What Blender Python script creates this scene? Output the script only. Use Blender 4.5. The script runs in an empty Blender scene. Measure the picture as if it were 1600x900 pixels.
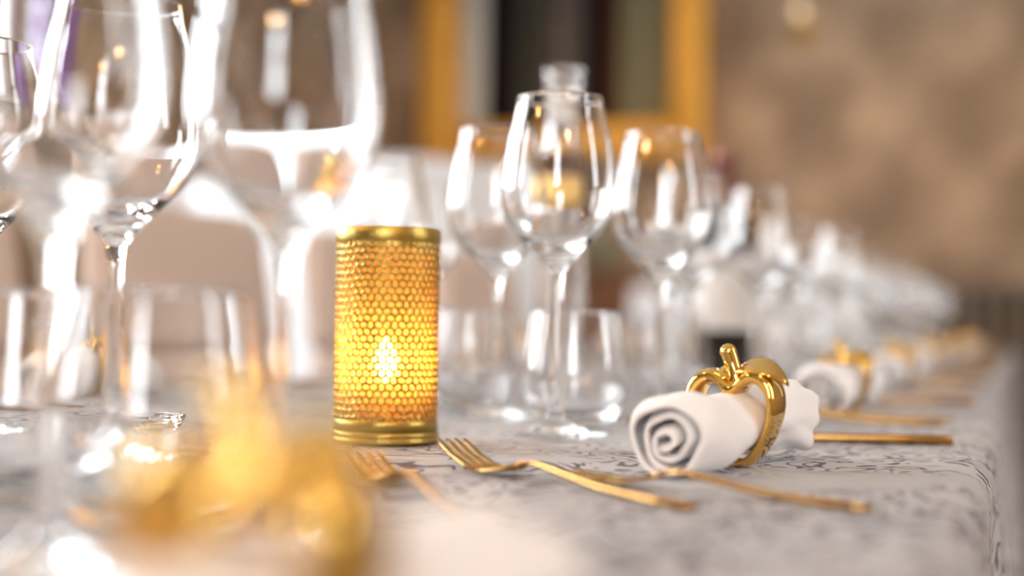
import bpy, bmesh, math, random
from mathutils import Vector, Matrix, noise
random.seed(7)
S = bpy.context.scene
COL = S.collection
PI = math.pi
R = math.radians
TZ = 0.75                                   # table top height (metres)

# ------------------------------------------------------------------ camera
cam_d = bpy.data.cameras.new('camera'); cam = bpy.data.objects.new('camera', cam_d); COL.objects.link(cam)
cam_d.lens = 50; cam_d.sensor_width = 36; cam_d.clip_start = 0.02; cam_d.clip_end = 60
yaw, pitch, roll = R(19.6), R(1.5), R(0.9)
f = Vector((-math.sin(yaw)*math.cos(pitch), math.cos(yaw)*math.cos(pitch), math.sin(pitch)))
r0 = Vector((math.cos(yaw), math.sin(yaw), 0)); u0 = r0.cross(f)
rr = r0*math.cos(roll) + u0*math.sin(roll); uu = rr.cross(f)
M = Matrix((rr, uu, -f)).transposed().to_4x4(); M.translation = Vector((0, 0, TZ+0.073))
cam.matrix_world = M
cam_d.dof.use_dof = True; cam_d.dof.focus_distance = 0.775; cam_d.dof.aperture_fstop = 2.5
S.camera = cam

# ------------------------------------------------------------------ world, light, exposure
W = bpy.data.worlds.new('overcast'); S.world = W; W.use_nodes = True
W.node_tree.nodes['Background'].inputs[0].default_value = (0.91, 0.96, 1.0, 1)
W.node_tree.nodes['Background'].inputs[1].default_value = 27.0
S.view_settings.view_transform = 'Standard'; S.view_settings.look = 'None'
S.view_settings.exposure = 0.02; S.view_settings.gamma = 1.0; S.view_settings.use_curve_mapping = False
cy = S.cycles
cy.max_bounces = 20; cy.transmission_bounces = 18; cy.glossy_bounces = 8; cy.diffuse_bounces = 4
cy.transparent_max_bounces = 16; cy.sample_clamp_indirect = 50.0; cy.blur_glossy = 0.3

XL, XR, YB, YF, ZC = -4.2, 2.2, -3.0, 7.5, 3.5      # room: left, right, behind, far, ceiling
LEFT_WIN = [(-1.5, -0.8), (0.3, 1.6), (2.6, 3.5), (4.15, 5.15)]  # third window is added, out of view, to brighten the draped buffet
RIGHT_WIN = [(1.0, 1.4), (4.9, 5.5)]
BACK_WIN = [(0.35, 1.15)]
WZ0, WZ1 = 0.98, 3.15

def portal(loc, rot, sx, sy):
    d = bpy.data.lights.new('daylight_portal', 'AREA'); d.shape = 'RECTANGLE'; d.size = sx; d.size_y = sy
    d.cycles.is_portal = True
    o = bpy.data.objects.new('daylight_portal', d); COL.objects.link(o); o.location = loc; o.rotation_euler = rot
HIGH = {(4.15, 5.15): 1.62}                  # the window in view has a high sill
sill = lambda a, b: HIGH.get((a, b), WZ0)
zc, zh = (WZ0+WZ1)/2, WZ1-WZ0
for a, b in LEFT_WIN:  portal((XL-0.15, (a+b)/2, (sill(a, b)+WZ1)/2), (0, -PI/2, 0), WZ1-sill(a, b), b-a)
for a, b in RIGHT_WIN: portal((XR+0.15, (a+b)/2, zc), (0, PI/2, 0), zh, b-a)
for a, b in BACK_WIN:  portal(((a+b)/2, YB-0.15, zc), (PI/2, 0, 0), b-a, zh)

# ------------------------------------------------------------------ helpers
def MB(): return bmesh.new()
def obj(name, bm, mat, parent=None, smooth=True, kind=None, recalc=False):
    me = bpy.data.meshes.new(name)
    if recalc: bmesh.ops.recalc_face_normals(bm, faces=bm.faces)
    bm.to_mesh(me); bm.free()
    if smooth:
        for p in me.polygons: p.use_smooth = True
    if mat: me.materials.append(mat)
    o = bpy.data.objects.new(name, me); COL.objects.link(o)
    if parent: o.parent = parent
    if kind: o['kind'] = kind
    return o
def tag(o, label, cat, group=None):
    o['label'] = label; o['category'] = cat
    if group: o['group'] = group
    return o
def thing(name, label, cat, loc=(0, 0, 0), rz=0.0, group=None):
    o = bpy.data.objects.new(name, None); COL.objects.link(o); o.empty_display_size = 0.02
    o.location = loc; o.rotation_euler = (0, 0, rz)
    return tag(o, label, cat, group)
def dup(root, label, loc, rz=0.0, group=None):
    r = root.copy(); COL.objects.link(r); r.location = loc; r.rotation_euler = (0, 0, rz); r['label'] = label
    if group: r['group'] = group
    for ch in list(root.children):
        c = ch.copy(); COL.objects.link(c); c.parent = r
        for g in list(ch.children):
            d = g.copy(); COL.objects.link(d); d.parent = c
    return r
def box(bm, x0, x1, y0, y1, z0, z1, bev=0.0):
    vs = [bm.verts.new((x, y, z)) for x in (x0, x1) for y in (y0, y1) for z in (z0, z1)]
    fs = [bm.faces.new([vs[i] for i in q]) for q in ((0,1,3,2),(4,6,7,5),(0,4,5,1),(2,3,7,6),(0,2,6,4),(1,5,7,3))]
    if bev:
        es = list({e for q in fs for e in q.edges})
        bmesh.ops.bevel(bm, geom=es, offset=bev, segments=2, affect='EDGES', profile=0.6)
    return bm
def lathe(bm, prof, n=48, cx=0, cy_=0, z0=0):
    """open surface of revolution, profile listed so that normals point to the right of travel"""
    rings = []
    for r, z in prof:
        if r < 1e-6: rings.append([bm.verts.new((cx, cy_, z0+z))])
        else: rings.append([bm.verts.new((cx+r*math.cos(2*PI*i/n), cy_+r*math.sin(2*PI*i/n), z0+z)) for i in range(n)])
    for a, b in zip(rings, rings[1:]):
        for i in range(n):
            j = (i+1) % n
            if len(a) == 1: bm.faces.new((a[0], b[j], b[i]))
            elif len(b) == 1: bm.faces.new((a[i], a[j], b[0]))
            else: bm.faces.new((a[i], a[j], b[j], b[i]))
    return bm
def catmull(pts, k=4, closed=False):
    out = []; n = len(pts)
    for i in range(n if closed else n-1):
        g = lambda q: Vector(pts[q % n] if closed else pts[max(0, min(n-1, q))])
        p0, p1, p2, p3 = g(i-1), g(i), g(i+1), g(i+2)
        for s in range(k):
            t = s/k
            out.append(0.5*((2*p1)+(p2-p0)*t+(2*p0-5*p1+4*p2-p3)*t*t+(3*p1-p0-3*p2+p3)*t**3))
    if not closed: out.append(Vector(pts[-1]))
    return out
def cm(prof): return [(r*0.01, z*0.01) for r, z in prof]
def loft(bm, secs, cap=True):
    """secs: list of closed loops (lists of 3D points)"""
    rings = [[bm.verts.new(p) for p in s] for s in secs]; n = len(rings[0])
    for a, b in zip(rings, rings[1:]):
        for i in range(n): bm.faces.new((a[i], a[(i+1) % n], b[(i+1) % n], b[i]))
    if cap: bm.faces.new(rings[0][::-1]); bm.faces.new(rings[-1])
    return bm
def tube(bm, path, rad, n=12):
    path = [Vector(p) for p in path]; secs = []
    for i, p in enumerate(path):
        t = (path[min(i+1, len(path)-1)]-path[max(i-1, 0)]).normalized()
        ref = Vector((0, 1, 0)) if abs(t.y) < 0.9 else Vector((1, 0, 0))
        a = t.cross(ref).normalized(); b = t.cross(a); r = rad[i] if isinstance(rad, (list, tuple)) else rad
        secs.append([p + (a*math.cos(2*PI*k/n)+b*math.sin(2*PI*k/n))*r for k in range(n)])
    return loft(bm, secs)

# ------------------------------------------------------------------ materials
def mat(name):
    m = bpy.data.materials.new(name); m.use_nodes = True
    nt = m.node_tree; return m, nt, nt.nodes['Principled BSDF'], nt.nodes['Material Output']
def N(nt, t, **kw):
    n = nt.nodes.new(t)
    for k, v in kw.items():
        if k in n.inputs: n.inputs[k].default_value = v
        else: setattr(n, k, v)
    return n
def simple(name, col, rough=0.5, metal=0.0, bump=0.0, bscale=200.0, var=0.0, vscale=8.0, **kw):
    m, nt, p, out = mat(name)
    p.inputs['Base Color'].default_value = (*col, 1); p.inputs['Roughness'].default_value = rough; p.inputs['Metallic'].default_value = metal
    for k, v in kw.items(): p.inputs[k.replace('_', ' ')].default_value = v
    tc = N(nt, 'ShaderNodeTexCoord')
    if var:
        nz = N(nt, 'ShaderNodeTexNoise', Scale=vscale, Detail=4.0); nt.links.new(tc.outputs['Object'], nz.inputs['Vector'])
        mx = N(nt, 'ShaderNodeMix', data_type='RGBA')
        mx.inputs[6].default_value = (*[c*(1-var) for c in col], 1); mx.inputs[7].default_value = (*[min(1, c*(1+var)) for c in col], 1)
        nt.links.new(nz.outputs[0], mx.inputs[0]); nt.links.new(mx.outputs[2], p.inputs['Base Color'])
    if bump:
        nb = N(nt, 'ShaderNodeTexNoise', Scale=bscale, Detail=3.0); nt.links.new(tc.outputs['Object'], nb.inputs['Vector'])
        b = N(nt, 'ShaderNodeBump', Strength=bump, Distance=0.002); nt.links.new(nb.outputs[0], b.inputs['Height']); nt.links.new(b.outputs[0], p.inputs['Normal'])
    return m
def glass_mat(name, col=(1, 1, 1), ior=1.5):
    m, nt, p, out = mat(name); nt.nodes.remove(p)
    g = N(nt, 'ShaderNodeBsdfGlass', IOR=ior, Roughness=0.0); g.inputs['Color'].default_value = (*col, 1)
    nt.links.new(g.outputs[0], out.inputs[0]); return m
def pane_mat():
    m, nt, p, out = mat('window_pane'); nt.nodes.remove(p)
    fr = N(nt, 'ShaderNodeFresnel', IOR=1.45); t = N(nt, 'ShaderNodeBsdfTransparent'); g = N(nt, 'ShaderNodeBsdfGlossy', Roughness=0.0)
    mx = N(nt, 'ShaderNodeMixShader'); nt.links.new(fr.outputs[0], mx.inputs[0]); nt.links.new(t.outputs[0], mx.inputs[1]); nt.links.new(g.outputs[0], mx.inputs[2])
    nt.links.new(mx.outputs[0], out.inputs[0]); return m
def emis(name, col, st):
    m, nt, p, out = mat(name); nt.nodes.remove(p)
    e = N(nt, 'ShaderNodeEmission', Strength=st); e.inputs[0].default_value = (*col, 1); nt.links.new(e.outputs[0], out.inputs[0]); return m
def damask():
    m, nt, p, out = mat('damask_cloth'); L = nt.links.new
    tc = N(nt, 'ShaderNodeTexCoord')
    n1 = N(nt, 'ShaderNodeTexNoise', Scale=20.0, Detail=0.4, Distortion=2.6); L(tc.outputs['Object'], n1.inputs['Vector'])
    band = N(nt, 'ShaderNodeValToRGB'); L(n1.outputs[0], band.inputs[0])
    cr = band.color_ramp; cr.interpolation = 'LINEAR'
    for e, (pos, v) in zip([cr.elements[0], cr.elements[1]], ((0.0, 0.0), (1.0, 0.0))): e.position = pos; e.color = (v, v, v, 1)
    for pos, v in ((0.36, 0), (0.375, 1), (0.43, 1), (0.445, 0), (0.59, 0), (0.605, 1), (0.66, 1), (0.675, 0)):
        e = cr.elements.new(pos); e.color = (v, v, v, 1)
    n2 = N(nt, 'ShaderNodeTexNoise', Scale=7.0, Detail=1.0); L(tc.outputs['Object'], n2.inputs['Vector'])
    rp = N(nt, 'ShaderNodeMapRange'); L(n2.outputs[0], rp.inputs[0]); rp.inputs[1].default_value = 0.36; rp.inputs[2].default_value = 0.5
    mul = N(nt, 'ShaderNodeMath', operation='MULTIPLY'); L(band.outputs[0], mul.inputs[0]); L(rp.outputs[0], mul.inputs[1])
    mx = N(nt, 'ShaderNodeMix', data_type='RGBA'); L(mul.outputs[0], mx.inputs[0])
    mx.inputs[6].default_value = (0.52, 0.515, 0.53, 1); mx.inputs[7].default_value = (0.16, 0.13, 0.145, 1)
    L(mx.outputs[2], p.inputs['Base Color'])
    ro = N(nt, 'ShaderNodeMapRange'); L(mul.outputs[0], ro.inputs[0]); ro.inputs[3].default_value = 0.5; ro.inputs[4].default_value = 0.95; L(ro.outputs[0], p.inputs['Roughness'])
    p.inputs['Specular IOR Level'].default_value = 0.3
    w = N(nt, 'ShaderNodeTexWave', Scale=420.0, Distortion=1.5); L(tc.outputs['Object'], w.inputs['Vector'])
    wn = N(nt, 'ShaderNodeTexNoise', Scale=900.0); L(tc.outputs['Object'], wn.inputs['Vector'])
    ad = N(nt, 'ShaderNodeMath', operation='ADD'); L(w.outputs[0], ad.inputs[0]); L(wn.outputs[0], ad.inputs[1])
    ad2 = N(nt, 'ShaderNodeMath', operation='MULTIPLY_ADD'); L(mul.outputs[0], ad2.inputs[0]); ad2.inputs[1].default_value = -1.6; L(ad.outputs[0], ad2.inputs[2])
    b = N(nt, 'ShaderNodeBump', Strength=0.35, Distance=0.0006); L(ad2.outputs[0], b.inputs['Height']); L(b.outputs[0], p.inputs['Normal'])
    return m
def wallpaper():
    m, nt, p, out = mat('patterned_wallpaper'); L = nt.links.new
    tc = N(nt, 'ShaderNodeTexCoord'); sp = N(nt, 'ShaderNodeSeparateXYZ')
    nz = N(nt, 'ShaderNodeTexNoise', Scale=2.5, Detail=3.0); L(tc.outputs['Object'], nz.inputs['Vector'])
    va = N(nt, 'ShaderNodeVectorMath', operation='MULTIPLY_ADD'); L(nz.outputs[1], va.inputs[0]); va.inputs[1].default_value = (0.22, 0.22, 0.22); L(tc.outputs['Object'], va.inputs[2])
    L(va.outputs[0], sp.inputs[0])
    def sn(sock, k):
        a = N(nt, 'ShaderNodeMath', operation='MULTIPLY'); L(sock, a.inputs[0]); a.inputs[1].default_value = k
        s = N(nt, 'ShaderNodeMath', operation='SINE'); L(a.outputs[0], s.inputs[0]); return s.outputs[0]
    xy = N(nt, 'ShaderNodeMath', operation='ADD'); L(sp.outputs[0], xy.inputs[0]); L(sp.outputs[1], xy.inputs[1])
    pr = N(nt, 'ShaderNodeMath', operation='MULTIPLY'); L(sn(xy.outputs[0], 8.2), pr.inputs[0]); L(sn(sp.outputs[2], 7.0), pr.inputs[1])
    n2 = N(nt, 'ShaderNodeTexNoise', Scale=6.0, Detail=5.0); L(tc.outputs['Object'], n2.inputs['Vector'])
    sm = N(nt, 'ShaderNodeMath', operation='MULTIPLY_ADD'); L(pr.outputs[0], sm.inputs[0]); sm.inputs[1].default_value = 0.28; L(n2.outputs[0], sm.inputs[2])
    mr = N(nt, 'ShaderNodeMapRange'); L(sm.outputs[0], mr.inputs[0]); mr.inputs[1].default_value = 0.22; mr.inputs[2].default_value = 0.8
    mx = N(nt, 'ShaderNodeMix', data_type='RGBA'); L(mr.outputs[0], mx.inputs[0])
    mx.inputs[6].default_value = (0.26, 0.18, 0.12, 1); mx.inputs[7].default_value = (0.50, 0.37, 0.255, 1)
    L(mx.outputs[2], p.inputs['Base Color']); p.inputs['Roughness'].default_value = 0.75
    return m
def wood(name, c0, c1, scale=6.0, rough=0.35):
    m, nt, p, out = mat(name); L = nt.links.new
    tc = N(nt, 'ShaderNodeTexCoord'); w = N(nt, 'ShaderNodeTexWave', Scale=scale, Distortion=5.0, Detail=3.0); L(tc.outputs['Object'], w.inputs['Vector'])
    mx = N(nt, 'ShaderNodeMix', data_type='RGBA'); L(w.outputs[0], mx.inputs[0]); mx.inputs[6].default_value = (*c0, 1); mx.inputs[7].default_value = (*c1, 1)
    L(mx.outputs[2], p.inputs['Base Color']); p.inputs['Roughness'].default_value = rough; return m
def liner_mat():
    m, nt, p, out = mat('amber_liner'); nt.nodes.remove(p); L = nt.links.new
    rf = N(nt, 'ShaderNodeBsdfRefraction', Roughness=0.62, IOR=1.2); rf.inputs[0].default_value = (1.0, 0.70, 0.22, 1)
    tl = N(nt, 'ShaderNodeBsdfTranslucent'); tl.inputs[0].default_value = (1.0, 0.62, 0.18, 1)
    df = N(nt, 'ShaderNodeBsdfDiffuse'); df.inputs[0].default_value = (0.95, 0.68, 0.36, 1)
    a = N(nt, 'ShaderNodeMixShader', Fac=0.35); L(rf.outputs[0], a.inputs[1]); L(tl.outputs[0], a.inputs[2])
    b = N(nt, 'ShaderNodeMixShader', Fac=0.25); L(a.outputs[0], b.inputs[1]); L(df.outputs[0], b.inputs[2])
    L(b.outputs[0], out.inputs[0]); return m

M_GLASS = glass_mat('clear_glass')
M_PANE = pane_mat()
M_CLOTH = damask()
M_WALL = wallpaper()
M_CHROME_GOLD = simple('polished_gold', (0.80, 0.50, 0.13), 0.07, 1.0)
M_BRASS = simple('satin_gold_metal', (0.44, 0.30, 0.075), 0.30, 1.0, bump=0.15, bscale=900)
M_CUTLERY = simple('brushed_copper_gold', (0.44, 0.245, 0.075), 0.26, 1.0, bump=0.1, bscale=600)
M_NAPKIN = simple('white_cotton', (0.84, 0.80, 0.79), 0.85, bump=0.25, bscale=1500, Sheen_Weight=0.3)
M_LINER = liner_mat()
M_FLAME = emis('led_flame', (1.0, 0.70, 0.28), 200.0)
M_WAX = simple('cream_wax', (0.9, 0.75, 0.5), 0.5)
M_TAUPE = simple('taupe_upholstery', (0.66, 0.50, 0.405), 0.85, bump=0.3, bscale=400, var=0.06)
M_WHITE_CLOTH = simple('white_linen', (0.92, 0.92, 0.93), 0.85, bump=0.2, bscale=300)
M_PAINT = simple('white_paint', (0.82, 0.80, 0.77), 0.5)
M_CEIL = simple('ceiling_paint', (0.78, 0.75, 0.70), 0.9)
M_CARPET = simple('brown_carpet', (0.20, 0.15, 0.12), 0.95, bump=0.6, bscale=300, var=0.3, vscale=40)
M_DADO = simple('dado_paint', (0.23, 0.175, 0.13), 0.6, var=0.15, vscale=3)
M_GAP = simple('dado_backing', (0.04, 0.03, 0.022), 0.8)
M_GILT = simple('gilded_wood', (0.80, 0.43, 0.07), 0.45, 0.35, bump=0.5, bscale=60, var=0.12)
M_PURPLE = simple('purple_curtain', (0.30, 0.13, 0.44), 0.7)
M_DARKREFL = simple('aubergine_reflection', (0.012, 0.006, 0.012), 0.95, Specular_IOR_Level=0.05)  # frame drapes carry a mirror's reflection in their colours
M_OLIVE = simple('dark_olive_reflection', (0.055, 0.055, 0.045), 0.95, Specular_IOR_Level=0.05)
M_GREY = simple('grey_reflection', (0.13, 0.115, 0.105), 0.95, Specular_IOR_Level=0.05)
M_SAGE = simple('sage_reflection', (0.24, 0.23, 0.15), 0.95, Specular_IOR_Level=0.05)
M_PALE = simple('pale_blue_reflection', (0.60, 0.62, 0.60), 0.9)
M_BROWN = simple('dark_brown', (0.10, 0.05, 0.025), 0.95, Specular_IOR_Level=0.05)
M_WOOD = wood('mahogany', (0.15, 0.055, 0.022), (0.24, 0.095, 0.04))
M_BOTTLE = simple('dark_wine_glass', (0.012, 0.010, 0.010), 0.05)
M_FOIL = simple('dusky_foil', (0.30, 0.13, 0.10), 0.35, 0.6)
M_PAPER = simple('cream_label', (0.75, 0.70, 0.66), 0.7)
M_GOLDLABEL = simple('gold_label', (0.78, 0.50, 0.16), 0.4, 0.5)
M_STONE = simple('greenish_stoneware', (0.22, 0.20, 0.13), 0.7, var=0.2, vscale=20)
M_LEG = simple('dark_steel', (0.05, 0.05, 0.05), 0.35, 0.8)

# ------------------------------------------------------------------ room shell
def struct(name, bm, m, parent=None, smooth=False):
    o = obj(name, bm, m, parent, smooth=smooth, recalc=True); o['kind'] = 'structure'; return o
struct('floor', box(MB(), XL-.3, XR+.3, YB-.3, YF+.3, -0.2, 0), M_CARPET)
struct('ceiling', box(MB(), XL-.3, XR+.3, YB-.3, YF+.3, ZC, ZC+.2), M_CEIL)
def side_wall(name, x0, x1, wins, m):
    bm = MB(); y = YB
    for a, b in wins:
        box(bm, x0, x1, y, a, 0, ZC); box(bm, x0, x1, a, b, 0, sill(a, b)); box(bm, x0, x1, a, b, WZ1, ZC); y = b
    box(bm, x0, x1, y, YF, 0, ZC); return struct(name, bm, m)
side_wall('wall_left', XL-.3, XL, LEFT_WIN, M_WALL)
side_wall('wall_right', XR, XR+.3, RIGHT_WIN, M_WALL)
bm = MB(); x = XL-.3
for a, b in BACK_WIN:
    box(bm, x, a, YB-.3, YB, 0, ZC); box(bm, a, b, YB-.3, YB, 0, WZ0); box(bm, a, b, YB-.3, YB, WZ1, ZC); x = b
box(bm, x, XR+.3, YB-.3, YB, 0, ZC); struct('wall_near', bm, M_WALL)
far = struct('wall_far', box(MB(), XL-.3, XR+.3, YF, YF+.3, 0, ZC), M_WALL)
# vertical boarding below the dado rail of the far wall
DADO = 1.02
struct('trim_1', box(MB(), XL, XR, YF-.045, YF, DADO, DADO+.06, .01), M_DADO)
struct('baseboard_far', box(MB(), XL, XR, YF-.05, YF, 0, .14, .008), M_DADO)
back = obj('dado_backing', box(MB(), XL, XR, YF-.008, YF-.001, .14, DADO), M_GAP, far, smooth=False)
b0 = None; pitch_b = 0.105; nb = int((XR-XL)/pitch_b)
for i in range(nb):
    if b0 is None:
        b0 = obj('board', box(MB(), -.028, .028, -.026, -.006, .14, DADO, .008), M_DADO, far, smooth=False); o = b0
    else:
        o = b0.copy(); COL.objects.link(o); o.parent = far
    o.location = (XL+(i+.5)*pitch_b, YF, 0)
# windows: frame, sill, mullions, panes
def window(n, axis, fixed, a, b, sgn):
    """axis 'x': window lies in a plane of constant x"""
    def bx(bm, s0, s1, z0, z1, t0, t1):
        t0, t1 = sorted((fixed+sgn*t0, fixed+sgn*t1))
        return box(bm, t0, t1, s0, s1, z0, z1) if axis == 'x' else box(bm, s0, s1, t0, t1, z0, z1)
    w = .07; WZ0 = sill(a, b)
    fr = MB(); bx(fr, a, a+w, WZ0, WZ1, .05, .13); bx(fr, b-w, b, WZ0, WZ1, .05, .13); bx(fr, a+w, b-w, WZ0, WZ0+w, .05, .13); bx(fr, a+w, b-w, WZ1-w, WZ1, .05, .13)
    root = struct('window_%d' % n, fr, M_PAINT)
    mid = (a+b)/2
    obj('mullion', bx(MB(), mid-.03, mid+.03, WZ0+w, WZ1-w, .06, .12), M_PAINT, root, False, recalc=True)
    for s0, s1 in ((a+w, mid-.03), (mid+.03, b-w)):
        obj('transom_bar', bx(MB(), s0, s1, 2.28, 2.34, .06, .12), M_PAINT, root, False, recalc=True)
        obj('pane', bx(MB(), s0, s1, WZ0+w, 2.28, .088, .092), M_PANE, root, False, recalc=True)
        obj('pane', bx(MB(), s0, s1, 2.34, WZ1-w, .088, .092), M_PANE, root, False, recalc=True)
    obj('sill', bx(MB(), a-.06, b+.06, WZ0-.05, WZ0, -.10, .14), M_PAINT, root, False, recalc=True)
n = 1
for a, b in LEFT_WIN: window(n, 'x', XL, a, b, -1); n += 1
for a, b in RIGHT_WIN: window(n, 'x', XR, a, b, 1); n += 1
for a, b in BACK_WIN: window(n, 'y', YB, a, b, -1); n += 1

def drape(name, m, x0, x1, z0, z1, y, folds, amp, taper=0.0, parent=None, along='x'):
    bm = MB(); nu, nv = folds*10, 14; g = []
    for j in range(nv+1):
        v = j/nv; row = []
        for i in range(nu+1):
            u = i/nu; c = (x0+x1)/2; k = 1-taper*(1-v)**1.5
            s = c+(x0+(x1-x0)*u-c)*k
            d = amp*math.sin(u*folds*2*PI+0.4*math.sin(v*3))*(0.7+0.3*v)
            row.append(bm.verts.new((s, y+d, z0+(z1-z0)*v) if along == 'x' else (y+d, s, z0+(z1-z0)*v)))
        g.append(row)
    for a, b in zip(g, g[1:]):
        for i in range(nu): bm.faces.new((a[i], a[i+1], b[i+1], b[i]))
    o = obj(name, bm, m, parent); md = o.modifiers.new('thickness', 'SOLIDIFY'); md.thickness = .006
    return o
# purple curtains beside the left window in view
c = drape('curtain', M_PURPLE, 5.12, 5.36, 1.5, 3.15, XL+.10, 4, .035, .25, along='y')
tag(c, 'purple curtain hanging at the far side of the bright window on the left', 'curtain')
c = drape('curtain', M_PURPLE, 3.92, 4.16, 1.5, 3.15, XL+.10, 4, .035, .25, along='y')
tag(c, 'purple curtain at the near side of the left window, outside the picture', 'curtain')
t = thing('curtain_pole', 'slim brass pole above the left window carrying the purple curtains', 'curtain pole', (XL+.10, 4.4, 3.2))
obj('pole', tube(MB(), [(0, -1.25, 0), (0, 1.25, 0)], .014), M_BRASS, t)
for y in (-1.1, 1.1): obj('bracket', box(MB(), -.10, .0, y-.012, y+.012, -.012, .012), M_BRASS, t, False)
for y in (-1.27, 1.27): obj('finial', lathe(MB(), [(0, -.03), (.025, -.015), (.03, 0), (.025, .015), (0, .03)], 16, 0, y), M_BRASS, t)

# gilded mirror on the far wall, its reflection imitated by dark and pale drapes
fx0, fx1, gx0, gx1, fz0, gz0, fz1 = -3.18, -1.555, -2.98, -1.74, 1.70, 1.92, 3.35
t = thing('gilded_frame', 'large gilded mirror frame on the far wall, drapes standing in for its reflection', 'frame', ((fx0+fx1)/2, YF, fz0))
cx = (fx0+fx1)/2
def fpiece(nm, x0, x1, z0, z1):
    bm = box(MB(), x0-cx, x1-cx, -.20, -.002, z0-fz0, z1-fz0, .03); obj(nm, bm, M_GILT, t)
fpiece('stile', fx0, gx0, fz0, fz1); fpiece('stile', gx1, fx1, fz0, fz1)
fpiece('bottom_rail', gx0, gx1, fz0, gz0); fpiece('top_rail', gx0, gx1, fz1-.22, fz1)
obj('back_panel', box(MB(), gx0-cx, gx1-cx, -.02, -.004, gz0-fz0, fz1-.22-fz0), M_DARKREFL, t, False)
xs = [-2.97, -2.81, -2.66, -2.475, -2.24, -2.13, -2.04, -1.75]
for i, (m_, lab) in enumerate(((M_PALE, 'pale blue-grey'), (M_DARKREFL, 'near-black aubergine, left of the dark olive one'), (M_OLIVE, 'dark olive'), (M_GREY, 'mid grey'),
                               (M_DARKREFL, 'near-black aubergine, right of the grey one'), (M_BROWN, 'dark brown'), (M_SAGE, 'sage green'))):
    c = drape('drape', m_, xs[i]+.004, xs[i+1]-.004, gz0+.01, fz1-.23, YF-.09, 2, .022)
    tag(c, lab.split(',')[0]+' drape standing in for a reflection in the gilded mirror'+(','+lab.split(',')[1] if ',' in lab else ''), 'drape')
# wall lamps above the boarding
def wall_lamp(x, z, label, y=YF, ry=0):
    t = thing('wall_lamp', label, 'wall lamp', (x, y, z), ry)
    obj('back_plate', box(MB(), -.04, .04, -.02, -.001, -.07, .07, .008), M_BRASS, t)
    obj('arm', tube(MB(), [(0, -.02, -.02), (0, -.09, -.04), (0, -.13, 0), (0, -.13, .03)], .009), M_BRASS, t)
    obj('cup', lathe(MB(), [(0, .03), (.03, .032), (.035, .05), (.012, .052), (0, .052)], 20, 0, -.13), M_BRASS, t)
    obj('bulb', lathe(MB(), [(0, .05), (.014, .055), (.024, .08), (.026, .1), (.018, .125), (0, .135)], 20, 0, -.13), M_BULB, t)
M_BULB = emis('warm_bulb', (1.0, 0.72, 0.42), 1.6)
wall_lamp(-1.07, 2.37, 'small brass wall lamp with one glowing bulb on the patterned wall')
wall_lamp(-0.2, 3.0, 'brass wall lamp high on the far wall, right of the gilded frame')
# warm pendant lamps behind the camera (their glints show in the glasses)
def pendant(x, y, label, z=2.2):
    t = thing('pendant_lamp', label, 'lamp', (x, y, z))
    obj('shade', lathe(MB(), [(.06, .24), (.10, .2), (.17, .05), (.18, 0), (.175, 0), (.165, .05), (.095, .195), (.06, .235)], 32), M_BRASS, t)
    obj('bulb', lathe(MB(), [(0, -.01), (.04, .0), (.06, .05), (.05, .1), (.03, .14), (0, .15)], 24), M_BULB2, t)
    obj('cord', tube(MB(), [(0, 0, .14), (0, 0, ZC-z)], .004, 8), M_LEG, t)
M_BULB2 = emis('pendant_bulb', (1.0, 0.64, 0.33), 170.0)
for x, y, s in ((1.2, -1.0, 'nearer the right wall'), (0.3, -2.0, 'nearest the wall behind'), (-1.6, -0.6, 'left of the table')):
    pendant(x, y, 'brass pendant lamp hanging behind the camera, ' + s)
pendant(-.3, 6.0, 'brass pendant lamp above the far end of the table', 2.75)
pendant(-2.4, 6.0, 'brass pendant lamp before the gilded frame', 2.85)

# ------------------------------------------------------------------ table and cloth
TX0, TX1, TY0, TY1 = -0.885, -0.013, -0.7, 5.75
def cloth_z(x, y):
    z = 0.0012*math.sin(9*x+3*y)*math.sin(4.1*y)
    d = -x*0.3355+y*0.942; l = x*0.942+y*0.3355            # a pressed crease running across the table
    w = max(0.0, 1-((l+0.02)/0.20)**2) if abs(l+0.02) < 0.20 else 0.0
    z += 0.0040*w*math.exp(-((d-0.735-0.02*l)/0.007)**2)
    d2 = y-3.1; z += 0.002*math.exp(-(d2/.02)**2)
    return z
tb = thing('banquet_table', 'long banquet table hidden under the grey damask cloth', 'table', ((TX0+TX1)/2, (TY0+TY1)/2, 0))
hx, hy = (TX1-TX0)/2-.012, (TY1-TY0)/2-.012
obj('tabletop', box(MB(), -hx, hx, -hy, hy, TZ-.035, TZ-.006, .004), M_WOOD, tb, False)
for sx in (-1, 1):
    for yy in (-hy+.1, -.40, hy/3, hy-.1):
        obj('leg', tube(MB(), [(sx*(hx-.07), yy, 0), (sx*(hx-.07), yy, TZ-.035)], .02), M_LEG, tb)
bm = MB(); rows = []
ny = 420
prof = []                                                    # (outward distance from edge, z, hang)
for side in (-1, 1):
    pts = []
    for k in range(1, 7):
        a = k/6*PI/2; pts.append((0.016*math.sin(a), -0.016*(1-math.cos(a)), 0.0))
    for k in range(1, 15): pts.append((0.016, -0.016-(0.5 if side > 0 else 0.21)*k/14, k/14*(1 if side > 0 else .3)))
    prof.append(pts)
nx = 56
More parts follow.
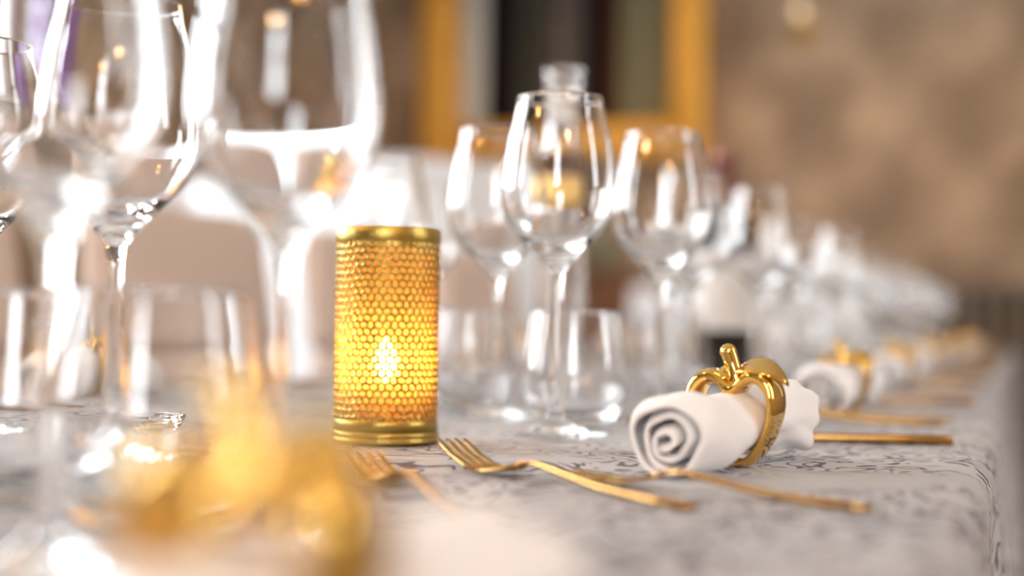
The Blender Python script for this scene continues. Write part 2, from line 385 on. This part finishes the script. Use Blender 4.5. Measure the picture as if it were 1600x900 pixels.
for j in range(ny+1):
    y = TY0+(TY1-TY0)*j/ny; row = []
    def hang(side, e, z, h):
        fold = h**0.8*(0.022*math.sin(y*21+1.3*math.sin(y*3.7))+0.012*math.sin(y*47+2))+0.02*h
        xx = (TX1-.016+e+fold) if side > 0 else (TX0+.016-e-fold)
        return (xx, y, TZ+z+cloth_z(xx, y)*(1-h))
    for e, z, h in reversed(prof[0]): row.append(hang(-1, e, z, h))
    for i in range(nx+1):
        x = TX0+.016+(TX1-TX0-.032)*i/nx; row.append((x, y, TZ+cloth_z(x, y)))
    for e, z, h in prof[1]: row.append(hang(1, e, z, h))
    rows.append(row)
# ends hang down too
def end_rows(row, sgn):
    out = []
    for k in range(1, 12):
        h = k/11
        out.append([(p[0], p[1]+sgn*(0.012+0.02*h*(1+.5*math.sin(p[0]*40))), TZ-0.004-0.5*h if p[2] > TZ-.02 else min(p[2], TZ-.004-0.5*h)) for p in row])
    return out
rows = list(reversed(end_rows(rows[0], -1))) + rows + end_rows(rows[-1], 1)
vr = [[bm.verts.new(p) for p in r_] for r_ in rows]
for a, b in zip(vr, vr[1:]):
    for i in range(len(a)-1): bm.faces.new((a[i], a[i+1], b[i+1], b[i]))
cl = obj('tablecloth', bm, M_CLOTH)
tag(cl, 'silver-grey damask tablecloth with mauve scroll pattern draped over the long table', 'tablecloth')

# ------------------------------------------------------------------ glassware
def stemware(name, label, group, sx=1.0, sz=1.0):
    root = thing(name, label, 'wine glass', (0, 0, 0), 0, group)
    s = lambda L: [(r*sx*.01, z*sz*.01) for r, z in L]
    foot = [(0, 0.02), (2.6, 0.02), (3.45, 0.0), (3.55, 0.08), (3.45, 0.17), (2.4, 0.30), (1.3, 0.62), (0.75, 1.05), (0.5, 1.6)]
    stem = [(0.5, 1.6), (0.42, 2.6), (0.37, 4.2), (0.355, 6.5), (0.37, 9.0), (0.42, 10.2), (0.55, 10.9)]
    outer = catmull([(0.55, 10.9, 0), (0.92, 11.4, 0), (1.5, 12.0, 0), (2.2, 12.72, 0), (3.0, 13.6, 0), (3.62, 14.7, 0), (3.87, 16.0, 0), (3.83, 17.2, 0), (3.62, 18.8, 0), (3.32, 20.4, 0), (3.02, 21.7, 0), (2.88, 22.45, 0)], 4)
    inner = catmull([(2.80, 22.45, 0), (2.94, 21.7, 0), (3.24, 20.4, 0), (3.54, 18.8, 0), (3.74, 17.2, 0), (3.77, 16.0, 0), (3.50, 14.75, 0), (2.85, 13.75, 0), (2.05, 12.98, 0), (1.2, 12.5, 0), (0.5, 12.32, 0), (0.0, 12.28, 0)], 4)
    bowl = [(p[0], p[1]) for p in outer]+[(2.86, 22.50), (2.82, 22.50)]+[(max(0, p[0]), p[1]) for p in inner]
    bowl[-1] = (0, 12.28)
    obj('foot', lathe(MB(), s(foot), 56), M_GLASS, root)
    obj('stem', lathe(MB(), s([(p[0], p[1]) for p in catmull([(r, z, 0) for r, z in stem], 3)]), 40), M_GLASS, root)
    obj('bowl', lathe(MB(), s(bowl), 64), M_GLASS, root)
    return root
def tumbler_proto(label, group):
    outer = catmull([(1.9, 0.05, 0), (2.6, .22, 0), (3.4, 1.15, 0), (3.85, 2.5, 0), (3.95, 3.7, 0), (3.82, 5.4, 0), (3.55, 7.2, 0), (3.3, 8.8, 0)], 4)
    inner = catmull([(3.19, 8.8, 0), (3.44, 7.2, 0), (3.70, 5.4, 0), (3.82, 3.7, 0), (3.70, 2.55, 0), (3.2, 1.4, 0), (2.3, .85, 0), (1.0, .72, 0), (0, .7, 0)], 4)
    pr = [(0, .03), (1.2, .03)]+[(p[0], p[1]) for p in outer]+[(3.27, 8.86), (3.22, 8.86)]+[(max(0, p[0]), p[1]) for p in inner]
    pr[-1] = (0, .7); pr = [(a_, b_*.95) for a_, b_ in pr]
    return tag(obj('water_tumbler', lathe(MB(), cm(pr), 56), M_GLASS), label, 'tumbler', group)
def on_table(x, y): return (x, y, TZ+max(cloth_z(x+dx, y+dy) for dx in (-.03, 0, .03) for dy in (-.03, 0, .03))+.0004)

g_main = 'large wine glasses on the table'; g_small = 'smaller wine glasses in front'; g_tum = 'stemless water tumblers'
G = stemware('wine_glass', 'large empty wine glass at left, in sharp focus, gold glints in its bowl', g_main)
G.location = on_table(-.407, .577)
def glass(x, y, label): return dup(G, label, on_table(x, y), random.uniform(0, 6), g_main)
glass(-.558, .655, 'large wine glass cut by the left border of the picture')
glass(-.290, .904, 'large wine glass standing right of the gold lantern, in front of a tall bottle')
glass(-.263, 1.085, 'large wine glass behind the apple ring, second to the right of the gold lantern')
glass(-.386, 1.046, 'large wine glass partly hidden just behind the glass right of the lantern')
G2 = stemware('wine_glass', 'smaller wine glass, blurred, between the sharp glass and the gold lantern', g_small, .80, .885)
G2.location = on_table(-.229, .417)
dup(G2, 'smaller wine glass, blurred, in front at far left', on_table(-.269, .350), 1.0, g_small)
T = tumbler_proto('stemless tumbler before the foot of the sharp wine glass, right of the near pair', g_tum)
T.location = on_table(-.297, .446)
def tumbler(x, y, label):
    o = T.copy(); COL.objects.link(o); o.location = on_table(x, y); o['label'] = label; o['group'] = g_tum; return o
tumbler(-.379, .481, 'stemless tumbler at the left border, left one of the near pair')
tumbler(-.305, .995, 'stemless tumbler standing behind the stem of the glass right of the lantern')
tumbler(-.446, 1.147, 'stemless tumbler just right of and behind the gold lantern')

# ------------------------------------------------------------------ napkins and apple rings
def napkin_mesh(seed):
    rnd = random.Random(seed); p1, p2, p3 = rnd.uniform(3.9, 4.5), rnd.uniform(0, 6), rnd.uniform(0, 6)
    bm = MB(); turns = 3.15; nt_, nu = 190, 44; g = []
    for j in range(nu+1):
        v = j/nu; row = []
        for i in range(nt_+1):
            s = i/nt_; th = s*turns*2*PI + p1
            u0_ = -8.3 + 0.75*math.sin(PI*s)*(1-s) - 0.25*(1-s)**3 + 0.28*math.sin(th*1.0+p2)*s        # front edge runs in and out like petals
            u1_ = 8.4 + 0.5*math.sin(th*1.5+p3) - 0.8*(1-s)
            u = u0_+(u1_-u0_)*v
            prof_ = 1.98 + 0.72*(1-math.exp(-(u/5.0)**2)) if u < 0 else 1.98+0.50*(1-math.exp(-(u/5.0)**2))
            e = (u-u0_)
            if e < 1.6: prof_ *= 1-0.20*(1-e/1.6)**2
            e1 = (u1_-u)
            rad = prof_*(0.10+0.90*s**1.05)
            fl = 1.0 if u < 0 else 1.0+0.1*u/9
            k = min(1.0, abs(u)/3.0)
            rad *= 1+k*fl*(0.06*math.sin(2*th+0.4*u+p2)+0.055*math.sin(3*th-0.5*u+p3)*(.4+.6*s)+0.03*math.sin(5*th+0.7*u)*(u < 0 or 1.8)+.16*s*(1-s)*4*math.sin(1.6*th+p1)*.55)
            if u > 2: rad *= 1+0.075*(u-2)/6*math.sin(8*th+p1+.5*u)
            x, z = rad*math.cos(th)-.30*(1-s)*(u < 0)*k, rad*math.sin(th)-.25*(1-s)*(u < 0)*k
            gat = .07*math.exp(-((u+2.9)/2.1)**2)*math.sin(5*th+.75*u+p2)+.06*math.exp(-((u-2.4)/1.6)**2)*math.sin(8*th+p3)
            x *= 1+gat; z *= 1+gat
            tuck = max(0, (s-.84)/.16); tuck = 1-.25*tuck*tuck; x *= tuck; z *= tuck
            z = z*(0.97)
            row.append(bm.verts.new((x*.01, u*.01, (z+0)*.01)))
        g.append(row)
    # settle: every slice rests on the cloth, lifted a little where the ring carries it
    for row in g:
        zm = min(v.co.z for v in row); ym = sum(v.co.y for v in row)/len(row)
        lift = 0.0016+0.0048*math.exp(-(ym/.035)**2)
        for v in row: v.co.z += -zm+lift
    for a, b in zip(g, g[1:]):
        for i in range(nt_): bm.faces.new((a[i], a[i+1], b[i+1], b[i]))
    return bm
def napkin(label, x, y, rz, seed, group):
    o = obj('rolled_napkin', napkin_mesh(seed), M_NAPKIN)
    md = o.modifiers.new('cloth', 'SOLIDIFY'); md.thickness = .0022; md.offset = 0
    o.location = on_table(x, y); o.rotation_euler = (0, 0, rz); return tag(o, label, 'napkin', group)
def mirror_pts(h): return h + [(-a, b) for a, b in reversed(h[1:-1])]
def apple_ring(label, group):
    root = thing('napkin_ring', label, 'napkin ring', (0, 0, 0), 0, group)
    ho = [(0, 4.45), (.35, 4.6), (.75, 4.92), (1.25, 5.1), (1.85, 4.9), (2.35, 4.3), (2.52, 3.4), (2.38, 2.4), (2.0, 1.4), (1.5, .6), (.95, .08), (.5, 0), (0, 0)]
    hi = [(0, 3.42), (.25, 3.62), (.62, 4.08), (1.08, 4.3), (1.5, 4.15), (1.86, 3.7), (1.99, 3.0), (1.9, 2.3), (1.6, 1.55), (1.18, .95), (.75, .52), (.4, .4), (0, .38)]
    po = catmull([(a, b, 0) for a, b in mirror_pts(ho)], 5, True); pi = catmull([(a, b, 0) for a, b in mirror_pts(hi)], 5, True)
    bm = MB(); n_ = len(po); ns = 20; g = []
    for o_, i_ in zip(po, pi):
        m_ = (o_+i_)/2; h_ = (o_-i_)/2; sec = []
        dep = 1.12*(0.85+0.15*min(1, o_.y/3))
        for k in range(ns):
            a = 2*PI*k/ns; c_, s_ = math.cos(a), math.sin(a)
            c_ = math.copysign(abs(c_)**.72, c_); s_ = math.copysign(abs(s_)**.72, s_)
            q = m_+h_*c_
            sec.append(bm.verts.new((q.x*.01, dep*s_*.01, q.y*.01)))
        g.append(sec)
    for j in range(n_):
        a, b = g[j], g[(j+1) % n_]
        for k in range(ns): bm.faces.new((a[k], b[k], b[(k+1) % ns], a[(k+1) % ns]))
    obj('band', bm, M_CHROME_GOLD, root, recalc=True)
    path = catmull([(.08, -.05, 4.0), (.05, -.06, 4.45), (-.04, -.1, 4.95), (-.2, -.14, 5.5), (-.36, -.18, 5.95)], 5)
    rad = [.80-.30*min(1, i_/12)+.05*max(0, (i_-14)/6) for i_ in range(len(path))]
    e_ = (path[-1]-path[-2]).normalized(); c_ = path[-1].copy()
    for q in (.35, .65, .85, .96, .999): path.append(c_+e_*.42*q); rad.append(.55*math.sqrt(1-q*q))
    obj('stalk', tube(MB(), [p*.01 for p in path], [r_*.008 for r_ in rad], 20), M_CHROME_GOLD, root, recalc=True)
    def leaf(L, Wd, base, dirx, rise, curl, tilt=.6):
        bm = MB(); nu, nv = 16, 8; top = []; bot = []
        for i in range(nu+1):
            u = i/nu; w = Wd*(math.sin(PI*min(1, (u*.96+.04)))**.75)*(1-.25*u)
            rt, rb = [], []
            for j in range(nv+1):
                v = j/nv*2-1
                px = base[0]+dirx*L*u; py = base[1]+w*v; pz = base[2]+rise*math.sin(u*PI*.62)-curl*u*u+.16*abs(v)*w - .05 + tilt*w*v
                th_ = .24*(1-v*v)**.5*math.sin(PI*(u*.9+.05))**.5+.02
                rt.append(bm.verts.new((px*.01, py*.01, (pz+th_)*.01))); rb.append(bm.verts.new((px*.01, py*.01, (pz-th_)*.01)))
            top.append(rt); bot.append(rb)
        for i in range(nu):
            for j in range(nv):
                bm.faces.new((top[i][j], top[i+1][j], top[i+1][j+1], top[i][j+1])); bm.faces.new((bot[i][j+1], bot[i+1][j+1], bot[i+1][j], bot[i][j]))
            bm.faces.new((top[i+1][0], top[i][0], bot[i][0], bot[i+1][0])); bm.faces.new((top[i][nv], top[i+1][nv], bot[i+1][nv], bot[i][nv]))
        bm.faces.new(top[0][::-1]+bot[0]); bm.faces.new(top[nu]+bot[nu][::-1])
        return obj('leaf', bm, M_CHROME_GOLD, root, recalc=True)
    leaf(2.95, 1.05, (.05, -.25, 4.95), 1, .62, 1.15, .38)
    leaf(1.05, .6, (-.05, -.3, 4.72), -1, .25, .35)
    return root
g_nap = 'white rolled napkins'; g_ring = 'gold apple napkin rings'
ring = apple_ring('shiny gold apple-shaped napkin ring in sharp focus around the nearest clear white napkin', g_ring)
AX = R(-11)
ring.location = on_table(-.139, .741); ring.rotation_euler = (0, 0, AX)
napkin('white rolled napkin in focus with its rose-like end towards the camera', -.139, .741, AX, 3, g_nap)
ORD = ['nearest', 'second', 'third', 'fourth', 'fifth', 'sixth', 'seventh', 'eighth', 'ninth', 'tenth']
def ring_at(x, y, rz, label): return dup(ring, label, on_table(x, y), rz, g_ring)
napkin('large blurred white napkin lying across the bottom of the picture', -.131, .229, R(-14), 11, g_nap).scale = (1, 1, .78)
ring_at(-.131, .229, R(-14), 'large blurred gold napkin ring at the bottom left of the picture')

# ------------------------------------------------------------------ cutlery
def bar_loft(secs, m, name, parent):
    """secs: (x, width, thickness, z)"""
    out = []
    for x, w, t_, z in secs:
        w /= 2; t_ /= 2; b = min(w, t_)*.45
        pts = [(-w, -t_+b), (-w+b, -t_), (w-b, -t_), (w, -t_+b), (w, t_-b), (w-b, t_), (-w+b, t_), (-w, t_-b)]
        out.append([(x*.01, p*.01, (z+q)*.01) for p, q in pts])
    return obj(name, loft(MB(), out), m, parent, recalc=True)
def fork_proto(label, group, k=1.0, lift=1.0):
    r_ = thing('fork', label, 'fork', (0, 0, 0), 0, group)       # handle end at -x, tines at +x
    bar_loft([(-10*k, .85*k, .26, .14), (-8*k, .82*k, .28, .16), (-4*k, .66*k, .28, .3), (-1*k, .5*k, .28, .62), (1*k, .46*k, .27, .85), (2.4*k, .55*k, .26, .72)], M_CUTLERY, 'handle', r_)
    bar_loft([(2.35*k, .55*k, .25, .72), (3.0*k, 1.3*k, .2, .52), (3.6*k, 1.7*k, .18, .36), (4.6*k, 1.9*k, .17, .22), (5.4*k, 1.92*k, .16, .22)], M_CUTLERY, 'head', r_)
    for i in range(4):
        y = (i-1.5)*.5*k
        o = bar_loft([(5.35*k, .42*k, .16, .22), (6.4*k, .40*k, .16, .22+.12*lift), (7.6*k, .36*k, .15, .22+.4*lift), (8.7*k, .3*k, .14, .22+.78*lift), (9.2*k, .16*k, .1, .22+.96*lift)], M_CUTLERY, 'tine', r_)
        o.location.y = y*.01
    return r_
def knife_proto(label, group):
    r_ = thing('knife', label, 'knife', (0, 0, 0), 0, group)
    bar_loft([(-10, .80, .46, .31), (-9.9, 1.0, .60, .31), (-6, .96, .60, .31), (-1, .8, .54, .29), (.4, .7, .4, .24)], M_CUTLERY, 'handle', r_)
    bar_loft([(.35, .6, .25, .22), (1.2, 1.5, .14, .14), (4, 1.75, .13, .12), (7.5, 1.7, .12, .11), (9.4, 1.1, .1, .1), (10.2, .3, .08, .1)], M_CUTLERY, 'blade', r_)
    return r_
def lay(o, hx_, hy_, tx_, ty_):
    """put a piece of cutlery so that its handle ends at (hx,hy) and it points to (tx,ty)"""
    a = math.atan2(ty_-hy_, tx_-hx_); L = 0.10*o.get('k', 1.0)
    c_ = (hx_+math.cos(a)*L, hy_+math.sin(a)*L); o.location = on_table(*c_); o.rotation_euler = (0, 0, a)
g_fork, g_knife = 'gold forks', 'gold knives'
F1 = fork_proto('gold fork with raised tines, its tips below and right of the lantern', g_fork, 1.0, 1.2); lay(F1, -.122, .558, -.272, .676)
F0 = fork_proto('gold fork whose tines show below the lantern, its handle lost in the foreground blur', g_fork, 1.0, .8); lay(F0, -.178, .480, -.304, .635)
F2 = fork_proto('smaller gold fork lying in front of the rose end of the napkin', g_fork, .82, .15); F2['k'] = .82; lay(F2, -.055, .583, -.190, .640)
K1 = knife_proto('gold knife lying just behind the napkin in focus', g_knife); lay(K1, -.040, .970, -.245, .915)
def fork(hx_, hy_, tx_, ty_, label): o = dup(F1, label, (0, 0, 0), 0, g_fork); lay(o, hx_, hy_, tx_, ty_)
def knife(hx_, hy_, tx_, ty_, label): o = dup(K1, label, (0, 0, 0), 0, g_knife); lay(o, hx_, hy_, tx_, ty_)

# right-hand row, receding
Y0, DY = 1.28, .57
for k in range(8):
    y = Y0+k*DY; w = ORD[k+1]
    j = lambda s: random.uniform(-s, s)
    rz = R(-5+j(4))
    napkin('blurred white rolled napkin, %s along the right side of the table' % w, -.145, y, rz, 20+k, g_nap).scale = (1.1, 1.0, 1.12)
    ring_at(-.145, y, rz, 'gold apple napkin ring on the %s napkin along the right side' % w)
    fork(-.050, y-.06+j(.01), -.23, y-.10, 'gold fork just before the %s napkin along the right side' % w)
    if k == 0: fork(-.055, y-.11+j(.01), -.24, y-.15, 'outer gold fork before the %s napkin along the right side' % w)
    knife(-.040, y+.215+j(.02), -.24, y+.17, 'gold knife beyond the %s napkin along the right side' % w)
    gy = y+.165 if k else 1.375
    glass(-.290+j(.012) if k else -.301, gy, 'large wine glass, first of the two at the %s place of the right side' % w)
    glass(-.262+j(.012), gy+.175, 'large wine glass, farther of the two at the %s place of the right side' % w)
    tumbler(-.335+j(.01), gy+.09, 'stemless tumbler at the %s place of the right side' % w)
# left-hand row, facing
for k in range(7):
    y = 1.03+k*DY; w = ORD[k]
    j = lambda s: random.uniform(-s, s)
    rz = R(4+j(4))
    napkin('blurred white rolled napkin, %s along the far left side of the table' % w, -.745, y, rz, 40+k, g_nap)
    ring_at(-.745, y, rz, 'gold apple napkin ring on the %s napkin along the far left side' % w)
    fork(-.845, y+.15, -.66, y+.15, 'gold fork beyond the %s napkin along the far left side' % w)
    knife(-.845, y-.165, -.64, y-.16, 'gold knife before the %s napkin along the far left side' % w)
    if k in (0, 2): continue
    glass(-.60+j(.012), y-.18, 'large wine glass, farther of the two at the %s place of the far left side' % w)
    glass(-.555+j(.012), y-.40, 'large wine glass, nearer of the two at the %s place of the far left side' % w)
    tumbler(-.52+j(.01), y-.27, 'stemless tumbler at the %s place of the far left side' % w)

# ------------------------------------------------------------------ perforated lantern
LX, LY = -.364, .795
lan = thing('candle_lantern', 'round perforated gold candle lantern glowing on the table', 'lantern', on_table(LX, LY), R(20))
LR = .0315
nc, nr = 42, 27; cw = 2*PI*LR/nc; rh = cw*math.sqrt(3)/2; z_lo = .0115
bm = MB()
for jr in range(nr):
    for ic in range(nc):
        q = ic-jr//2; colr = (q-jr) % 3
        cxx = (ic+.5*(jr % 2))*cw; czz = z_lo+cw/math.sqrt(3)+jr*rh
        an = colr*PI/3+PI/2+random.uniform(-.42, .42); big = cw*random.uniform(.38, .455); sml = cw*random.uniform(.27, .335)
        outer, inner = [], []
        for k in range(12):
            a = k*PI/6
            ro = cw/math.sqrt(3) if k % 2 else cw/2
            outer.append((cxx+ro*math.cos(a), czz+ro*math.sin(a)))
            c_, s_ = math.cos(a-an), math.sin(a-an); ri = 1/math.sqrt((c_/big)**2+(s_/sml)**2)
            inner.append((cxx+ri*math.cos(a), czz+ri*math.sin(a)))
        P = lambda p: bm.verts.new((LR*math.cos(p[0]/LR), LR*math.sin(p[0]/LR), p[1]))
        vo = [P(p) for p in outer]; vi = [P(p) for p in inner]
        for k in range(12): bm.faces.new((vo[k], vo[(k+1) % 12], vi[(k+1) % 12], vi[k]))
bmesh.ops.remove_doubles(bm, verts=bm.verts, dist=1e-5)
sh = obj('perforated_shade', bm, M_BRASS, lan); md = sh.modifiers.new('sheet', 'SOLIDIFY'); md.thickness = .0006; md.offset = 0
z_hi = z_lo+nr*rh
HT = .130
def band(nm, prof_): return obj(nm, lathe(MB(), prof_, 96), M_BRASS, lan)
band('top_band', [(LR+.0004, z_hi-.0005), (LR+.0006, z_hi), (LR+.0006, HT-.0004), (LR+.0003, HT), (LR-.0006, HT), (LR-.0008, HT-.0005), (LR-.0008, z_hi-.0005)])
band('bottom_band', [(LR-.0006, .0075), (LR+.0006, .0075), (LR+.0006, z_lo+.0028), (LR+.0003, z_lo+.003), (LR-.0006, z_lo+.003)])
band('base', [(0, .0003), (LR+.0010, .0003), (LR+.0022, .001), (LR+.0022, .0028), (LR+.0012, .0035), (LR+.0012, .0042), (LR+.0016, .0052), (LR+.0012, .0066), (LR+.0004, .0078), (LR-.001, .008), (0, .008)])
obj('liner', lathe(MB(), [(LR-.003, .0085), (LR-.003, HT-.012)], 64), M_LINER, lan)
obj('led_candle', lathe(MB(), [(0.018, .008), (.018, .034), (.016, .036), (0, .035)], 32), M_WAX, lan)
obj('flame', lathe(MB(), [(0, .037), (.0035, .041), (.0052, .047), (.0042, .053), (.002, .059), (0, .063)], 20), M_FLAME, lan)

# ------------------------------------------------------------------ bottles on the table
t = thing('wine_bottle', 'dark wine bottle with reddish foil neck among the glasses of the right row', 'bottle', on_table(-.36, 1.83))
obj('body', lathe(MB(), cm([(0, .3), (2.6, .1), (3.5, 0), (3.72, .4), (3.75, 1), (3.75, 18), (3.5, 19.5), (2.6, 21.2), (1.75, 22.6), (1.45, 24), (1.4, 30)]), 40), M_BOTTLE, t)
obj('foil', lathe(MB(), cm([(1.46, 24), (1.48, 24.1), (1.45, 28.6), (1.6, 28.7), (1.6, 29.8), (1.4, 30.2), (0, 30.2)]), 32), M_FOIL, t)
obj('label', lathe(MB(), cm([(3.76, 7), (3.78, 7.05), (3.78, 14.9), (3.76, 15)]), 40), M_PAPER, t)
t = thing('water_bottle', 'tall clear bottle with a gold label behind the glass right of the lantern', 'bottle', on_table(-.458, 1.44))
outer = [(0, .3), (2.4, .1), (3.0, 0), (3.25, .4), (3.0, 1), (2.7, 6), (2.6, 17), (2.6, 24), (2.35, 25.5), (1.9, 28), (1.85, 33.5), (2.0, 33.6), (2.0, 34.4), (1.85, 34.6)]
inner = [(1.55, 34.6), (1.5, 33.4), (1.6, 28), (2.05, 25.5), (2.35, 24), (2.35, 17), (2.4, 6), (2.6, 1.5), (2.6, 1.0), (0, .9)]
obj('body', lathe(MB(), cm(outer+inner), 40), M_GLASS, t)
obj('label', lathe(MB(), cm([(2.61, 17.6), (2.66, 17.65), (2.66, 22.6), (2.61, 22.65)]), 40), M_GOLDLABEL, t)
obj('collar', lathe(MB(), cm([(2.61, 22.8), (2.66, 22.85), (2.63, 24.3), (2.45, 25.2), (2.40, 25.3)]), 32), M_BROWN, t)
obj('neck_label', lathe(MB(), cm([(1.90, 28.6), (1.93, 28.7), (1.88, 31.4), (1.86, 31.5)]), 32), M_PAPER, t)
# small glass dish near the sharp glass
o = obj('glass_dish', lathe(MB(), cm([(0, .03), (1.0, .03), (1.3, .1), (1.8, .6), (2.1, 1.3), (2.05, 1.35), (1.98, 1.3), (1.65, .75), (1.1, .4), (0, .36)]), 40), M_GLASS)
o.location = on_table(-.485, .73); tag(o, 'small shallow clear glass dish on the cloth behind the sharp wine glass', 'dish')

# ------------------------------------------------------------------ chairs on the far left side
def chair_proto(label, group):
    r_ = thing('dining_chair', label, 'chair', (0, 0, 0), 0, group)       # faces +x
    def pad(x0, x1, w0, w1, z0, z1, tilt):
        bm = MB(); secs = []
        for k in range(11):
            v = k/10; z = z0+(z1-z0)*v; w = w0+(w1-w0)*v; e = min(v, 1-v)*10; sh_ = 1-.25*max(0, 1-e)**2; off = -tilt*(z-.46)
            pts = []
            for a in range(24):
                c_, s_ = math.cos(2*PI*a/24), math.sin(2*PI*a/24)
                c_ = math.copysign(abs(c_)**.45, c_); s_ = math.copysign(abs(s_)**.3, s_)
                pts.append((x0+off+(x1-x0)/2*(1+c_*sh_), w/2*s_*(1-.06*max(0, 1-e)), z))
            secs.append(pts)
        return loft(bm, secs)
    obj('backrest', pad(-.05, .02, .43, .42, .50, .77, .12), M_TAUPE, r_)
    obj('backrest_top', pad(-.052, .022, .42, .40, .772, .985, .12), M_TAUPE, r_)
    bm = MB(); box(bm, -.02, .36, -.225, .225, .40, .49, .03); obj('seat', bm, M_TAUPE, r_)
    for sx, sy in ((-.01, -.19), (-.01, .19), (.33, -.19), (.33, .19)):
        obj('leg', tube(MB(), [(sx*1.05, sy*1.05, 0), (sx, sy, .41)], [.014, .018]), M_LEG, r_)
    return r_
g_ch = 'taupe chairs along the far left side'
CH = chair_proto('taupe upholstered chair at the left border beyond the table', g_ch)
CH.location = (-1.11, 1.235, 0)
for k in range(1, 4):
    dup(CH, 'taupe upholstered chair beyond the table, %s from the left of the row' % ORD[k], (-1.10, 1.21+k*.61, 0), R(random.uniform(-3, 3)), g_ch)

# ------------------------------------------------------------------ white covered furniture and cabinet in the background
def covered(name, label, cat, x, y, hx_, hy_, h, rz, folds=26):
    bm = MB(); n_ = 120; secs = []
    for k in range(14):
        v = k/13; z = h*(1-v)
        pts = []
        for a in range(n_):
            th = 2*PI*a/n_; c_, s_ = math.cos(th), math.sin(th)
            c_ = math.copysign(abs(c_)**.35, c_); s_ = math.copysign(abs(s_)**.35, s_)
            k2 = 1+.06*v+v*.03*math.sin(folds*th)
            rd = .985 if k == 0 else 1
            pts.append((hx_*c_*k2*rd, hy_*s_*k2*rd, z if k != 1 else h-.012))
        secs.append(pts)
    o = obj(name, loft(bm, secs), M_WHITE_CLOTH, recalc=True); o.location = (x, y, 0); o.rotation_euler = (0, 0, rz)
    return tag(o, label, cat)
covered('draped_buffet', 'tall white-draped buffet behind the lantern and the taupe chairs', 'buffet', -1.90, 3.98, .34, .60, 1.27, R(62))
covered('draped_plinth', 'narrow white-draped plinth seen through the gap between the two nearest chairs', 'plinth', -1.88, 2.78, .085, .085, 1.16, R(20), 8)
covered('draped_counter', 'low white-draped table behind the glasses of the right row', 'side table', -1.12, 6.3, .5, .3, 1.0, 0)
t = thing('cabinet', 'dark mahogany cabinet standing against the far wall below the frame', 'cabinet', (-2.10, 6.95, 0), R(28))
obj('body', box(MB(), -.31, .31, -.22, .22, .08, 1.06, .006), M_WOOD, t, False)
obj('top', box(MB(), -.33, .33, -.24, .23, 1.06, 1.09, .006), M_WOOD, t, False)
obj('plinth', box(MB(), -.29, .29, -.19, .2, 0, .08), M_WOOD, t, False)
for s in (-1, 1):
    d_ = obj('door', box(MB(), min(s*.005, s*.295), max(s*.005, s*.295), -.24, -.221, .11, 1.03, .006), M_WOOD, t, False)
    obj('knob', tube(MB(), [(s*.03, -.24, .6), (s*.03, -.25, .6), (s*.03, -.262, .6), (s*.03, -.268, .6)], [.005, .006, .012, .007]), M_BRASS, d_)
t = tag(obj('stone_jar', lathe(MB(), cm([(0, 0), (8, 0), (10.5, 3), (12, 10), (12, 18), (10.5, 23), (8.5, 25), (8.8, 26.5), (8, 26.5), (7.6, 25), (9, 22), (0, 20)]), 40), M_STONE),
        'squat greenish stoneware jar on the mahogany cabinet', 'jar'); t.location = (-2.02, 6.95, 1.09)
